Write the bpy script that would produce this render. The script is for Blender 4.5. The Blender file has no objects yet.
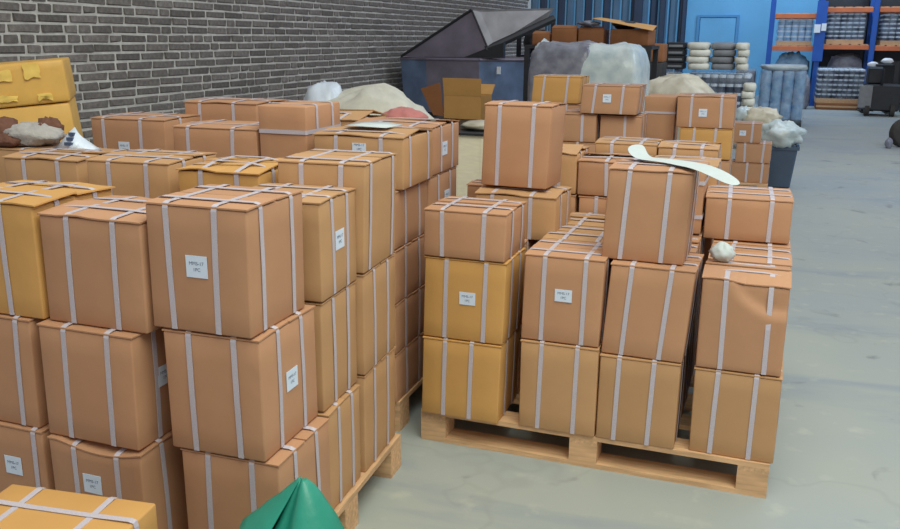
import bpy, bmesh, math, random
from mathutils import Vector, Matrix, noise

R = math.radians
scene = bpy.context.scene
COL = scene.collection

# ------------------------------------------------------------------ camera
H = 1.5
cam_d = bpy.data.cameras.new('camera')
cam = bpy.data.objects.new('camera', cam_d)
COL.objects.link(cam)
cam_d.sensor_width = 36.0
cam_d.lens = 854.0 / 900.0 * 36.0
cam_d.clip_start = 0.02
cam_d.clip_end = 300
cam.matrix_world = (Matrix.Translation((0, 0, H)) @ Matrix.Rotation(R(20.107), 4, 'Z')
                    @ Matrix.Rotation(R(90 - 14.976), 4, 'X') @ Matrix.Rotation(0.006, 4, 'Z'))
scene.camera = cam

# ------------------------------------------------------------------ world and light
world = bpy.data.worlds.new('world')
scene.world = world
world.use_nodes = True
wn = world.node_tree.nodes
wl = world.node_tree.links
bg = wn['Background']
tc = wn.new('ShaderNodeTexCoord')
sep = wn.new('ShaderNodeSeparateXYZ')
ramp = wn.new('ShaderNodeValToRGB')
ramp.color_ramp.elements[0].position = 0.45
ramp.color_ramp.elements[0].color = (0.98, 0.90, 0.90, 1)
ramp.color_ramp.elements[1].position = 0.80
ramp.color_ramp.elements[1].color = (1.0, 0.95, 0.94, 1)
mp = wn.new('ShaderNodeMapRange')
mp.inputs['From Min'].default_value = -1
mp.inputs['From Max'].default_value = 1
wl.new(tc.outputs['Generated'], sep.inputs[0])
wl.new(sep.outputs['Z'], mp.inputs['Value'])
wl.new(mp.outputs[0], ramp.inputs[0])
wl.new(ramp.outputs[0], bg.inputs['Color'])
bg.inputs['Strength'].default_value = 0.44


def area(name, loc, size, energy, color, target):
    l = bpy.data.lights.new(name, 'AREA')
    l.shape = 'RECTANGLE'
    l.size, l.size_y = size
    l.energy = energy
    l.color = color
    o = bpy.data.objects.new(name, l)
    COL.objects.link(o)
    o.location = loc
    d = Vector(target) - Vector(loc)
    o.rotation_euler = d.to_track_quat('-Z', 'Y').to_euler()
    return o


# roof skylight over the near aisle, then two unseen lights added farther back
area('overhead_light', (0.9, 0.9, 5.0), (3.4, 4.6), 310, (0.95, 1.0, 0.86), (-0.2, 2.4, 0.4))
area('overhead_light', (3.2, 10.0, 5.6), (3.0, 7.0), 260, (0.72, 0.86, 1.0), (1.0, 10.5, 0))  # added light that brightens the mid-hall floor
area('overhead_light', (0.6, 20.6, 5.6), (5.5, 3.0), 330, (0.50, 0.74, 1.0), (0.2, 24.0, 1.0))  # added blue light, aimed to brighten the far wall

scene.view_settings.view_transform = 'Standard'
scene.view_settings.look = 'None'
scene.view_settings.gamma = 1.0
scene.view_settings.use_curve_mapping = False
scene.view_settings.exposure = 0.0

rng = random.Random(7)


# ------------------------------------------------------------------ materials
def srgb(r, g, b):
    f = lambda v: (v / 255 / 12.92) if v / 255 <= 0.04045 else ((v / 255 + 0.055) / 1.055) ** 2.4
    return (f(r), f(g), f(b), 1)


def mat(name, col, rough=0.7, nscale=0, namt=0.0, bump=0.0, bscale=80, metal=0.0, rand=0.0, stretch=None,
        spec=0.5, col2=None, trans=0.0, coat=0.0):
    m = bpy.data.materials.new(name)
    m.use_nodes = True
    n, l = m.node_tree.nodes, m.node_tree.links
    b = n['Principled BSDF']
    b.inputs['Base Color'].default_value = col
    b.inputs['Roughness'].default_value = rough
    b.inputs['Metallic'].default_value = metal
    b.inputs['Specular IOR Level'].default_value = spec
    b.inputs['Coat Weight'].default_value = coat
    b.inputs['Transmission Weight'].default_value = trans
    t = n.new('ShaderNodeTexCoord')
    mpn = n.new('ShaderNodeMapping')
    if stretch:
        mpn.inputs['Scale'].default_value = stretch
    l.new(t.outputs['Object'], mpn.inputs[0])
    last = None
    if nscale:
        nz = n.new('ShaderNodeTexNoise')
        nz.inputs['Scale'].default_value = nscale
        nz.inputs['Detail'].default_value = 5
        l.new(mpn.outputs[0], nz.inputs[0])
        mx = n.new('ShaderNodeMix')
        mx.data_type = 'RGBA'
        if col2 is None:
            c2 = tuple(min(1, v * (1 + namt)) for v in col[:3]) + (1,)
            c1 = tuple(v * (1 - namt) for v in col[:3]) + (1,)
        else:
            c1, c2 = col, col2
        mx.inputs[6].default_value = c1
        mx.inputs[7].default_value = c2
        rp = n.new('ShaderNodeValToRGB')
        rp.color_ramp.elements[0].position = 0.3
        rp.color_ramp.elements[1].position = 0.7
        l.new(nz.outputs[0], rp.inputs[0])
        l.new(rp.outputs[0], mx.inputs[0])
        last = mx.outputs[2]
    if rand:
        oi = n.new('ShaderNodeObjectInfo')
        hs = n.new('ShaderNodeHueSaturation')
        mr = n.new('ShaderNodeMapRange')
        mr.inputs['To Min'].default_value = 1 - rand
        mr.inputs['To Max'].default_value = 1 + rand
        l.new(oi.outputs['Random'], mr.inputs['Value'])
        l.new(mr.outputs[0], hs.inputs['Value'])
        if last:
            l.new(last, hs.inputs['Color'])
        else:
            hs.inputs['Color'].default_value = col
        last = hs.outputs[0]
    if last:
        l.new(last, b.inputs['Base Color'])
    if bump:
        nb = n.new('ShaderNodeTexNoise')
        nb.inputs['Scale'].default_value = bscale
        nb.inputs['Detail'].default_value = 4
        l.new(mpn.outputs[0], nb.inputs[0])
        bp = n.new('ShaderNodeBump')
        bp.inputs['Strength'].default_value = bump
        bp.inputs['Distance'].default_value = 0.01
        l.new(nb.outputs[0], bp.inputs['Height'])
        l.new(bp.outputs[0], b.inputs['Normal'])
    return m


M = {}
M['b'] = mat('cardboard_brown', srgb(183, 138, 106), 0.62, 6, 0.05, 0.08, 25, rand=0.05, spec=0.35)
M['t'] = mat('cardboard_tan', srgb(185, 144, 104), 0.62, 6, 0.05, 0.08, 25, rand=0.05, spec=0.35)
M['y'] = mat('cardboard_yellow', srgb(200, 152, 90), 0.6, 6, 0.05, 0.08, 25, rand=0.03, spec=0.4)
M['inner'] = mat('cardboard_inside', srgb(150, 105, 66), 0.8, 8, 0.08)
M['strap'] = mat('woven_strap', srgb(188, 181, 192), 0.4, 300, 0.08, 0.05, 400)
M['label'] = mat('label_paper', srgb(210, 224, 244), 0.5)
M['ink'] = mat('label_ink', srgb(70, 88, 120), 0.6)
M['wood'] = mat('pallet_wood', srgb(206, 166, 126), 0.7, 5, 0.22, 0.15, 40, rand=0.10, stretch=(1.5, 14, 14))
M['woody'] = mat('pallet_wood_cross', srgb(204, 165, 126), 0.7, 5, 0.22, 0.15, 40, rand=0.10, stretch=(14, 1.5, 14))
M['mortar'] = mat('mortar', srgb(196, 194, 191), 0.9, 14, 0.15, 0.3, 60)
M['brick'] = mat('dark_brick', srgb(112, 107, 105), 0.85, 30, 0.28, 0.5, 60, rand=0.28)
M['paper'] = mat('white_paper', srgb(190, 200, 203), 0.6, 20, 0.03)
M['steel_blue'] = mat('skip_blue_steel', srgb(104, 124, 158), 0.45, 4, 0.25, 0.1, 20, metal=0.2)
M['steel_plum'] = mat('skip_plum_steel', srgb(120, 113, 130), 0.45, 4, 0.2, 0.1, 20, metal=0.2)
M['steel_grey'] = mat('hopper_grey_steel', srgb(140, 138, 140), 0.5, 4, 0.2, 0.1, 20, metal=0.2)
M['dark'] = mat('black_steel', srgb(34, 36, 42), 0.5, 8, 0.2)
M['rubber'] = mat('tyre_rubber', srgb(58, 54, 52), 0.8, 20, 0.2, 0.2, 60)
M['rim'] = mat('wheel_rim', srgb(168, 160, 150), 0.5, 20, 0.15)
M['rack_blue'] = mat('rack_blue_paint', srgb(22, 84, 170), 0.45, 5, 0.1)
M['rack_orange'] = mat('rack_orange_paint', srgb(206, 112, 70), 0.5, 5, 0.12)
M['film'] = mat('cloudy_film', srgb(170, 188, 196), 0.3, 9, 0.15, 0.5, 14, col2=srgb(205, 216, 218))
M['film_blue'] = mat('blue_film', srgb(92, 136, 180), 0.25, 9, 0.15, 0.5, 14, col2=srgb(150, 186, 214))
M['film_dark'] = mat('grey_film', srgb(98, 100, 116), 0.3, 9, 0.2, 0.5, 14, col2=srgb(138, 142, 156))
M['film_beige'] = mat('beige_film', srgb(176, 168, 148), 0.4, 6, 0.2, 0.5, 10, col2=srgb(214, 208, 190))
M['sack'] = mat('woven_sack', srgb(222, 221, 208), 0.6, 10, 0.1, 0.4, 30, rand=0.12)
M['sack_grey'] = mat('grey_sack', srgb(128, 130, 134), 0.6, 10, 0.15, 0.4, 30, rand=0.12)
M['pink'] = mat('pink_cloth', srgb(208, 134, 130), 0.8, 12, 0.1, 0.3, 40)
M['bin'] = mat('bin_plastic', srgb(70, 88, 112), 0.5, 6, 0.1)
M['tin'] = mat('tin_body', srgb(52, 60, 80), 0.35, 0, metal=0.3, rand=0.1)
M['tinlid'] = mat('tin_lid', srgb(205, 216, 226), 0.35)
M['plywood'] = mat('plywood', srgb(250, 240, 214), 0.7, 6, 0.05, 0.08, 30, stretch=(2, 2, 8))
M['green'] = mat('green_tarpaulin', srgb(36, 136, 116), 0.42, 10, 0.12, 0.25, 22)
M['tape'] = mat('yellow_tape_glint', srgb(246, 208, 112), 0.12, 9, 0.12, 0.4, 12)  # lighter yellow that paints the glints on the shiny tape
M['bigbox'] = mat('large_carton', srgb(226, 178, 92), 0.45, 7, 0.08, 0.25, 9)
M['brown_knit'] = mat('brown_knit', srgb(108, 72, 58), 0.9, 40, 0.15, 0.4, 120)
M['grey_knit'] = mat('grey_knit', srgb(168, 164, 162), 0.9, 40, 0.12, 0.4, 120)
M['ltblue'] = mat('white_blue_plastic', srgb(214, 226, 242), 0.3, 10, 0.06, 0.3, 20)
M['wall_blue'] = mat('painted_blue_wall', srgb(104, 168, 208), 0.6, 1.2, 0.07, 0.1, 30)
M['clad_blue'] = mat('blue_cladding', srgb(84, 112, 136), 0.5, 2, 0.12, metal=0.1)
M['clad_dark'] = mat('dark_blue_cladding', srgb(44, 58, 80), 0.5, 2, 0.15)
M['door_trim'] = mat('blue_door_trim', srgb(78, 138, 184), 0.6)
M['oldbox'] = mat('old_carton', srgb(146, 94, 56), 0.7, 6, 0.12, rand=0.12)
M['whitepaint'] = mat('white_plastic', srgb(230, 234, 240), 0.4)


def stretch_film():
    m = bpy.data.materials.new('clear_stretch_film')
    m.use_nodes = True
    n, l = m.node_tree.nodes, m.node_tree.links
    out = n['Material Output']
    b = n['Principled BSDF']
    b.inputs['Base Color'].default_value = srgb(200, 214, 232)
    b.inputs['Roughness'].default_value = 0.2
    tr = n.new('ShaderNodeBsdfTransparent')
    mx = n.new('ShaderNodeMixShader')
    nz = n.new('ShaderNodeTexNoise')
    nz.inputs['Scale'].default_value = 5
    mr = n.new('ShaderNodeMapRange')
    mr.inputs['From Min'].default_value = 0.35
    mr.inputs['From Max'].default_value = 0.7
    mr.inputs['To Min'].default_value = 0.04
    mr.inputs['To Max'].default_value = 0.28
    t = n.new('ShaderNodeTexCoord')
    l.new(t.outputs['Object'], nz.inputs[0])
    l.new(nz.outputs[0], mr.inputs[0])
    l.new(mr.outputs[0], mx.inputs[0])
    l.new(tr.outputs[0], mx.inputs[1])
    l.new(b.outputs[0], mx.inputs[2])
    l.new(mx.outputs[0], out.inputs[0])
    return m


M['clear'] = stretch_film()


def floor_mat():
    m = bpy.data.materials.new('concrete_floor')
    m.use_nodes = True
    n, l = m.node_tree.nodes, m.node_tree.links
    b = n['Principled BSDF']
    t = n.new('ShaderNodeTexCoord')

    def nz(scale, sx, sy, detail=6, dist=0.0):
        mp_ = n.new('ShaderNodeMapping')
        mp_.inputs['Scale'].default_value = (sx, sy, 1)
        mp_.inputs['Rotation'].default_value = (0, 0, 0.15)
        l.new(t.outputs['Object'], mp_.inputs[0])
        x = n.new('ShaderNodeTexNoise')
        x.inputs['Scale'].default_value = scale
        x.inputs['Detail'].default_value = detail
        x.inputs['Distortion'].default_value = dist
        l.new(mp_.outputs[0], x.inputs[0])
        return x.outputs[0]

    def rampf(v, a, b_):
        r = n.new('ShaderNodeMapRange')
        r.inputs['From Min'].default_value = a
        r.inputs['From Max'].default_value = b_
        l.new(v, r.inputs[0])
        return r.outputs[0]

    def mix(f, a, c):
        x = n.new('ShaderNodeMix')
        x.data_type = 'RGBA'
        l.new(f, x.inputs[0])
        for i, v in ((6, a), (7, c)):
            if isinstance(v, tuple):
                x.inputs[i].default_value = v
            else:
                l.new(v, x.inputs[i])
        return x.outputs[2]
    c = mix(rampf(nz(0.7, 1, 1), 0.35, 0.65), srgb(158, 163, 157), srgb(147, 155, 158))
    c = mix(rampf(nz(1.6, 0.35, 1.6, 8, 0.6), 0.56, 0.72), c, srgb(132, 142, 152))      # worn bluish drag marks
    c = mix(rampf(nz(2.6, 1, 1, 9, 1.2), 0.64, 0.74), c, srgb(116, 120, 122))           # oil stains
    c = mix(rampf(nz(9, 1, 1, 8), 0.60, 0.80), c, srgb(172, 175, 166))                  # pale scuffs
    # hairline cracks
    vo = n.new('ShaderNodeTexVoronoi')
    vo.feature = 'DISTANCE_TO_EDGE'
    vo.inputs['Scale'].default_value = 0.55
    wp = n.new('ShaderNodeVectorMath')
    wp.operation = 'ADD'
    nzv = n.new('ShaderNodeTexNoise')
    nzv.inputs['Scale'].default_value = 2.5
    l.new(t.outputs['Object'], nzv.inputs[0])
    l.new(t.outputs['Object'], wp.inputs[0])
    l.new(nzv.outputs[1], wp.inputs[1])
    l.new(wp.outputs[0], vo.inputs['Vector'])
    inv = rampf(vo.outputs['Distance'], 0.012, 0.002)
    sc = n.new('ShaderNodeMath')
    sc.operation = 'MULTIPLY'
    sc.inputs[1].default_value = 0.10
    l.new(inv, sc.inputs[0])
    c = mix(sc.outputs[0], c, srgb(96, 92, 90))
    l.new(c, b.inputs['Base Color'])
    r = n.new('ShaderNodeMapRange')
    r.inputs['To Min'].default_value = 0.38
    r.inputs['To Max'].default_value = 0.7
    l.new(nz(2.0, 1, 1), r.inputs[0])
    l.new(r.outputs[0], b.inputs['Roughness'])
    bp = n.new('ShaderNodeBump')
    bp.inputs['Strength'].default_value = 0.08
    bp.inputs['Distance'].default_value = 0.01
    l.new(nz(30, 1, 1), bp.inputs['Height'])
    l.new(bp.outputs[0], b.inputs['Normal'])
    return m


M['floor'] = floor_mat()


# ------------------------------------------------------------------ helpers
def tag(o, label=None, cat=None, group=None, kind=None):
    if label:
        o['label'] = label
    if cat:
        o['category'] = cat
    if group:
        o['group'] = group
    if kind:
        o['kind'] = kind
    return o


def empty(name, loc=(0, 0, 0), rz=0, label=None, cat=None, group=None):
    o = bpy.data.objects.new(name, None)
    o.empty_display_size = 0.1
    COL.objects.link(o)
    o.location = loc
    o.rotation_euler = (0, 0, rz)
    return tag(o, label, cat, group)


def link(name, me, m=None, parent=None, loc=None, rot=None):
    if m is not None and not me.materials:
        me.materials.append(M[m] if isinstance(m, str) else m)
    o = bpy.data.objects.new(name, me)
    COL.objects.link(o)
    if parent:
        o.parent = parent
    if loc:
        o.location = loc
    if rot:
        o.rotation_euler = rot
    return o


class MB:
    def __init__(s):
        s.v, s.f = [], []

    def add(s, vs, fs):
        k = len(s.v)
        s.v += [tuple(p) for p in vs]
        s.f += [tuple(i + k for i in q) for q in fs]
        return s

    def box(s, a, b):
        (x0, y0, z0), (x1, y1, z1) = a, b
        return s.add([(x0, y0, z0), (x1, y0, z0), (x1, y1, z0), (x0, y1, z0), (x0, y0, z1), (x1, y0, z1), (x1, y1, z1), (x0, y1, z1)],
                     [(0, 3, 2, 1), (4, 5, 6, 7), (0, 1, 5, 4), (1, 2, 6, 5), (2, 3, 7, 6), (3, 0, 4, 7)])

    def hexa(s, bot, top):
        return s.add(list(bot) + list(top), [(0, 3, 2, 1), (4, 5, 6, 7), (0, 1, 5, 4), (1, 2, 6, 5), (2, 3, 7, 6), (3, 0, 4, 7)])

    def tube(s, pts, r, n=10, closed=False):
        rings = []
        P = [Vector(p) for p in pts]
        rr = r if isinstance(r, (list, tuple)) else [r] * len(P)
        for i, p in enumerate(P):
            d = (P[min(i + 1, len(P) - 1)] - P[max(i - 1, 0)]).normalized()
            u = d.orthogonal().normalized() if abs(d.z) > 0.95 else d.cross(Vector((0, 0, 1))).normalized()
            w = d.cross(u)
            rings.append([p + (u * math.cos(2 * math.pi * k / n) + w * math.sin(2 * math.pi * k / n)) * rr[i] for k in range(n)])
        vs = [q for ring in rings for q in ring]
        fs = []
        for i in range(len(P) - 1):
            for k in range(n):
                fs.append((i * n + k, i * n + (k + 1) % n, (i + 1) * n + (k + 1) % n, (i + 1) * n + k))
        fs.append(tuple(range(n))[::-1])
        fs.append(tuple((len(P) - 1) * n + k for k in range(n)))
        return s.add(vs, fs)

    def lathe(s, prof, n=24, axis='Z', c=(0, 0, 0)):
        vs, fs = [], []
        for r, z in prof:
            for k in range(n):
                a = 2 * math.pi * k / n
                p = (r * math.cos(a), r * math.sin(a), z)
                if axis == 'Y':
                    p = (p[0], p[2], p[1])
                if axis == 'X':
                    p = (p[2], p[0], p[1])
                vs.append((p[0] + c[0], p[1] + c[1], p[2] + c[2]))
        m_ = len(prof)
        for i in range(m_ - 1):
            for k in range(n):
                fs.append((i * n + k, i * n + (k + 1) % n, (i + 1) * n + (k + 1) % n, (i + 1) * n + k))
        fs.append(tuple(range(n))[::-1])
        fs.append(tuple((m_ - 1) * n + k for k in range(n)))
        return s.add(vs, fs)

    def mesh(s, name, smooth=False):
        me = bpy.data.meshes.new(name)
        me.from_pydata(s.v, [], s.f)
        bm = bmesh.new()
        bm.from_mesh(me)
        bmesh.ops.recalc_face_normals(bm, faces=bm.faces)
        bm.to_mesh(me)
        bm.free()
        if smooth:
            me.polygons.foreach_set('use_smooth', [True] * len(me.polygons))
        return me

    def build(s, name, m, parent=None, smooth=False, bevel=0.0, loc=None, rot=None):
        me = s.mesh(name, smooth)
        if bevel:
            bm = bmesh.new()
            bm.from_mesh(me)
            bmesh.ops.bevel(bm, geom=list(bm.edges), offset=bevel, segments=1, affect='EDGES')
            bm.to_mesh(me)
            bm.free()
        return link(name, me, m, parent, loc, rot)


def rounded_box(w, d, h, r=0.006, bulge=0.002, cuts=4, fn=None, seed=0):
    """carton body centred on x,y, from z=0 to h, rounded edges, slightly bulged faces"""
    rg = random.Random(seed)
    vs, fs, idx = [], [], {}
    half = (w / 2, d / 2, h / 2)

    def pos(ax):
        a = half[ax]
        p = [-a, -a + r] + [-a + r + (2 * a - 2 * r) * (k + 1) / (cuts + 1) for k in range(cuts)] + [a - r, a]
        return p
    ps = [pos(0), pos(1), pos(2)]
    n = cuts + 4
    bl = [bulge * rg.uniform(0.0, 1.4) for _ in range(6)]

    def vert(i, j, k):
        key = (i, j, k)
        if key in idx:
            return idx[key]
        p = Vector((ps[0][i], ps[1][j], ps[2][k]))
        inn = Vector([max(-half[a] + r, min(half[a] - r, p[a])) for a in range(3)])
        dlt = p - inn
        if dlt.length > 0:
            q = inn + dlt.normalized() * r
        else:
            q = p
        u = [q[a] / half[a] for a in range(3)]
        for a in range(3):
            b, c = (a + 1) % 3, (a + 2) % 3
            if abs(p[a]) >= half[a] - 1e-6:
                sgn = 1 if p[a] > 0 else -1
                if not (a == 2 and sgn < 0):
                    q[a] += sgn * bl[a * 2 + (sgn > 0)] * (1 - u[b] ** 2) * (1 - u[c] ** 2)
        q.z += h / 2
        if fn:
            q = fn(q)
        idx[key] = len(vs)
        vs.append(tuple(q))
        return idx[key]
    for a in range(3):
        for side in (0, n - 1):
            for i in range(n - 1):
                for j in range(n - 1):
                    def V(i_, j_):
                        k = [0, 0, 0]
                        k[a] = side
                        k[(a + 1) % 3] = i_
                        k[(a + 2) % 3] = j_
                        return vert(*k)
                    q = (V(i, j), V(i + 1, j), V(i + 1, j + 1), V(i, j + 1))
                    fs.append(q if side else q[::-1])
    me = bpy.data.meshes.new('carton_body')
    me.from_pydata(vs, [], fs)
    me.polygons.foreach_set('use_smooth', [True] * len(me.polygons))
    return me


def text_mesh(body, size):
    cu = bpy.data.curves.new('t', 'FONT')
    cu.body = body
    cu.size = size
    cu.align_x = 'CENTER'
    cu.align_y = 'CENTER'
    cu.space_line = 1.25
    o = bpy.data.objects.new('t', cu)
    COL.objects.link(o)
    dg = bpy.context.evaluated_depsgraph_get()
    dg.update()
    me = bpy.data.meshes.new_from_object(o.evaluated_get(dg))
    bpy.data.objects.remove(o)
    bpy.data.curves.remove(cu)
    me.name = 'label_text'
    me.materials.clear()
    me.materials.append(M['ink'])
    return me


TXT = text_mesh('MMS-17\n1PC', 0.0125)


def strap_band(pts, nrm, width, th=0.0014):
    """band through pts; nrm = outward normals, the side direction is constant"""
    mb = MB()
    P = [Vector(p) for p in pts]
    N = [Vector(q) for q in nrm]
    n = len(P)
    vs = []
    for i in range(n):
        d = (P[min(i + 1, n - 1)] - P[max(i - 1, 0)]).normalized()
        s = d.cross(N[i]).normalized() * (width / 2)
        vs += [P[i] - s, P[i] + s, P[i] + s + N[i] * th, P[i] - s + N[i] * th]
    fs = []
    for i in range(n - 1):
        a, b = i * 4, i * 4 + 4
        for k in range(4):
            fs.append((a + k, a + (k + 1) % 4, b + (k + 1) % 4, b + k))
    fs += [(0, 1, 2, 3), ((n - 1) * 4 + 3, (n - 1) * 4 + 2, (n - 1) * 4 + 1, (n - 1) * 4)]
    mb.add(vs, fs)
    return mb


SEED = [100]


def carton(x, y, z, w, d, h, rot=0, lx=0.0, tone='b', label='', group=None, ux=(0.28, 0.74), vy=(0.3, 0.72), hz=(),
           lab=None, seam='x', lift=0.0035, flaps=True, fn=None, cuts=4, sw=0.0155, name='carton', flap_over=0.002):
    """x,y = front left corner of the base, as seen facing +Y"""
    SEED[0] += 1
    sd = SEED[0]
    rg = random.Random(sd)
    a = R(rot)
    cx = x + w / 2 * math.cos(a) - d / 2 * math.sin(a)
    cy = y + w / 2 * math.sin(a) + d / 2 * math.cos(a)
    root = empty(name, (cx, cy, z), a, label, 'carton', group)
    ft = 0.004 if flaps else 0.0
    hb = h - ft - (0.002 if flaps else 0.0)

    def shear(p):
        p = Vector(p)
        p.x += lx * p.z / h
        return fn(p) if fn else p
    me = rounded_box(w, d, hb, 0.005, 0.0025, cuts, shear, sd)
    link('body', me, tone, root)
    if flaps:
        along = seam == 'x'
        for sgn in (-1, 1):
            half = (d if along else w) / 2
            ln = (w if along else d)
            ov = rg.uniform(0, flap_over) + 0.001
            rise = rg.uniform(0.15, 1.0) * lift
            back = rg.uniform(0.001, 0.004)
            nseg = 10
            amp = .45 * lift if lift >= .01 else 0.0
            phs = rg.uniform(0, 6.28)
            wav = rg.uniform(1.5, 3.2)
            vs, fs = [], []
            e0 = rg.uniform(-1, 1) * lift * 0.5
            e1 = rg.uniform(-1, 1) * lift * 0.5
            for i in range(nseg + 1):
                t = i / nseg
                rr = rise + e0 * (1 - t) + e1 * t
                for k, (dist, zz) in enumerate(((half + 0.0015 + amp * .3, hb + 0.0005 + amp * max(0, math.sin(wav * math.pi * t + phs)) * math.sin(math.pi * t)), (half * 0.5, hb + 0.002 + max(0, rr) * 0.5), (back, hb + 0.002 + max(0.0, rr)))):
                    o_ = -(ln / 2 + ov) + t * (ln + 2 * ov)
                    p = (o_, sgn * dist, zz) if along else (sgn * dist, o_, zz)
                    q = shear(p)
                    vs.append(q)
                    vs.append(q + Vector((0, 0, ft)))
            for i in range(nseg):
                b0, b1 = i * 6, i * 6 + 6
                for k in range(2):
                    fs.append((b0 + 2 * k, b0 + 2 * k + 2, b1 + 2 * k + 2, b1 + 2 * k))
                    fs.append((b0 + 2 * k + 1, b1 + 2 * k + 1, b1 + 2 * k + 3, b0 + 2 * k + 3))
                fs.append((b0, b1, b1 + 1, b0 + 1))
                fs.append((b0 + 4, b0 + 5, b1 + 5, b1 + 4))
            for b0 in (0, nseg * 6):
                fs.append((b0, b0 + 1, b0 + 3, b0 + 2))
                fs.append((b0 + 2, b0 + 3, b0 + 5, b0 + 4))
            MB().add(vs, fs).build('flap', tone, root)
    o = 0.0012
    top = h + lift * 0.55 * (1 if flaps else 0)
    for axis, fr in (('x', ux), ('y', vy)):
        half = (d if axis == 'x' else w) / 2
        for f in fr:
            j1, j2, j3 = rg.uniform(-.006, .006), rg.uniform(-.003, .003), rg.uniform(-.006, .006)
            ext = (w if axis == 'x' else d)
            c0 = -ext / 2 + f * ext
            prof = [(-half - o - .0005, 0.003, j1, (-1, 0)), (-half - o - .002, h * 0.5, (j1 + j2) / 2, (-1, 0)), (-half - o - .0005, h - 0.012, j2, (-1, 0)),
                    (-half - o + 0.002, h - 0.001, j2, (-.7, .7)), (-half + 0.012, h + 0.0022, j2, (-.2, 1)),
                    (-half * 0.4, top, j2, (0, 1)), (half * 0.4, top, j2, (0, 1)), (half - 0.012, h + 0.0022, j2, (.2, 1)),
                    (half + o - 0.002, h - 0.001, j2, (.7, .7)), (half + o + .0005, h - 0.012, j2, (1, 0)),
                    (half + o + .002, h * 0.5, (j2 + j3) / 2, (1, 0)), (half + o + .0005, 0.003, j3, (1, 0))]
            pts, nr = [], []
            for v, t, jj, (nv, nt) in prof:
                p = (c0 + jj, v, t) if axis == 'x' else (v, c0 + jj, t)
                pts.append(shear(p))
                nn = Vector((0, nv, nt)) if axis == 'x' else Vector((nv, 0, nt))
                nr.append(nn.normalized())
            if axis == 'y':
                pts = [p + Vector((0, 0, 0.0018)) for p in pts]
            strap_band(pts, nr, sw).build('strap', 'strap', root)
    for f in hz:
        zz = f * h
        q = o + 0.0008
        ring = [(-w / 2 - q, -d / 2 + .004), (-w / 2 + .004, -d / 2 - q), (0, -d / 2 - q - .002), (w / 2 - .004, -d / 2 - q), (w / 2 + q, -d / 2 + .004), (w / 2 + q + .002, 0),
                (w / 2 + q, d / 2 - .004), (w / 2 - .004, d / 2 + q), (0, d / 2 + q + .002), (-w / 2 + .004, d / 2 + q), (-w / 2 - q, d / 2 - .004), (-w / 2 - q - .002, 0), (-w / 2 - q, -d / 2 + .004)]
        pts = [shear((px, py, zz)) for px, py in ring]
        nr = [Vector((px / w, py / d, 0)).normalized() for px, py in ring]
        mb = MB()
        vs, fs = [], []
        for p, nn in zip(pts, nr):
            vs += [p + Vector((0, 0, -sw / 2)), p + Vector((0, 0, sw / 2)), p + Vector((0, 0, sw / 2)) + nn * .0014, p + Vector((0, 0, -sw / 2)) + nn * .0014]
        for i in range(len(pts) - 1):
            for k in range(4):
                fs.append((i * 4 + k, i * 4 + (k + 1) % 4, i * 4 + 4 + (k + 1) % 4, i * 4 + 4 + k))
        mb.add(vs, fs).build('strap', 'strap', root)
    if lab:
        face, fu, ft_, lw, lh = lab[:5]
        if face == 'front':
            p = shear((-w / 2 + fu * w, -d / 2 - 0.004, ft_ * h))
            ro = (math.pi / 2, 0, 0)
        else:
            p = shear((w / 2 + 0.004, -d / 2 + fu * d, ft_ * h))
            ro = (math.pi / 2, 0, math.pi / 2)
        lm = MB().box((-lw / 2, -lh / 2, -0.0005), (lw / 2, lh / 2, 0.0005)).build('label', 'label', root, loc=p, rot=ro)
        link('lettering', TXT, None, lm, loc=(0, 0, 0.0009))
    return root


# ------------------------------------------------------------------ setting
fl = MB().box((-14, -6, -0.1), (16, 40, 0.0)).build('floor', 'floor')
tag(fl, kind='structure')

# brick wall: mortar slab plus single bricks
WX = -5.17
wall = MB().box((WX - 0.25, 2.5, 0), (WX - 0.012, 19.3, 3.4)).build('wall_left', 'mortar')
tag(wall, kind='structure')
CH = 0.075


def brick_mesh(ln, seed):
    rg = random.Random(seed)
    hh = CH - 0.019
    vs = []
    t = 0.006
    for x0, e in ((0, 0.0), (0.014, t)):
        for (yy, zz) in ((e, e), (ln - e, e), (ln - e, hh - e), (e, hh - e)):
            vs.append((x0 + (rg.uniform(-.004, .004) if x0 else 0), yy + rg.uniform(-.007, .007), zz + rg.uniform(-.005, .005)))
    me = bpy.data.meshes.new('brick')
    me.from_pydata(vs, [], [(4, 5, 6, 7), (0, 1, 5, 4), (1, 2, 6, 5), (2, 3, 7, 6), (3, 0, 4, 7)])
    me.materials.append(M['brick'])
    return me


LONG = [brick_mesh(0.29, i) for i in range(5)]
MED = [brick_mesh(0.205, 10 + i) for i in range(3)]
SHORT = [brick_mesh(0.125, 20 + i) for i in range(4)]
rb = random.Random(3)
spots = []
for row in range(0, 44):
    z = row * CH + 0.009
    yy = 2.6 + rb.uniform(0, 0.25)
    while yy < 19.0:
        q = rb.random()
        me, ln = (rb.choice(LONG), 0.29) if q < 0.55 else ((rb.choice(MED), 0.205) if q < 0.72 else (rb.choice(SHORT), 0.125))
        spots.append((yy, z, me, ln))
        yy += ln + 0.024
vis = sorted([s for s in spots if 4.6 < s[0] and 0.86 + 0.0 < s[1] < 1.78 and s[1] > 1.12 - (s[0] - 4.6) * 0.09], key=lambda s: s[0])[:300]
vset = set((s[0], s[1]) for s in vis)
for (yy, z, me, ln) in vis:
    link('brick', me, None, wall, loc=(WX - 0.012 + rb.uniform(-.002, .002), yy, z))
rest = MB()
for (yy, z, me, ln) in spots:
    if (yy, z) in vset or z > 3.2:
        continue
    dx = WX - 0.012 + rb.uniform(-.002, .002)
    rest.add([(v.co.x + dx, v.co.y + yy, v.co.z + z) for v in me.vertices], [tuple(p.vertices) for p in me.polygons])
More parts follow.
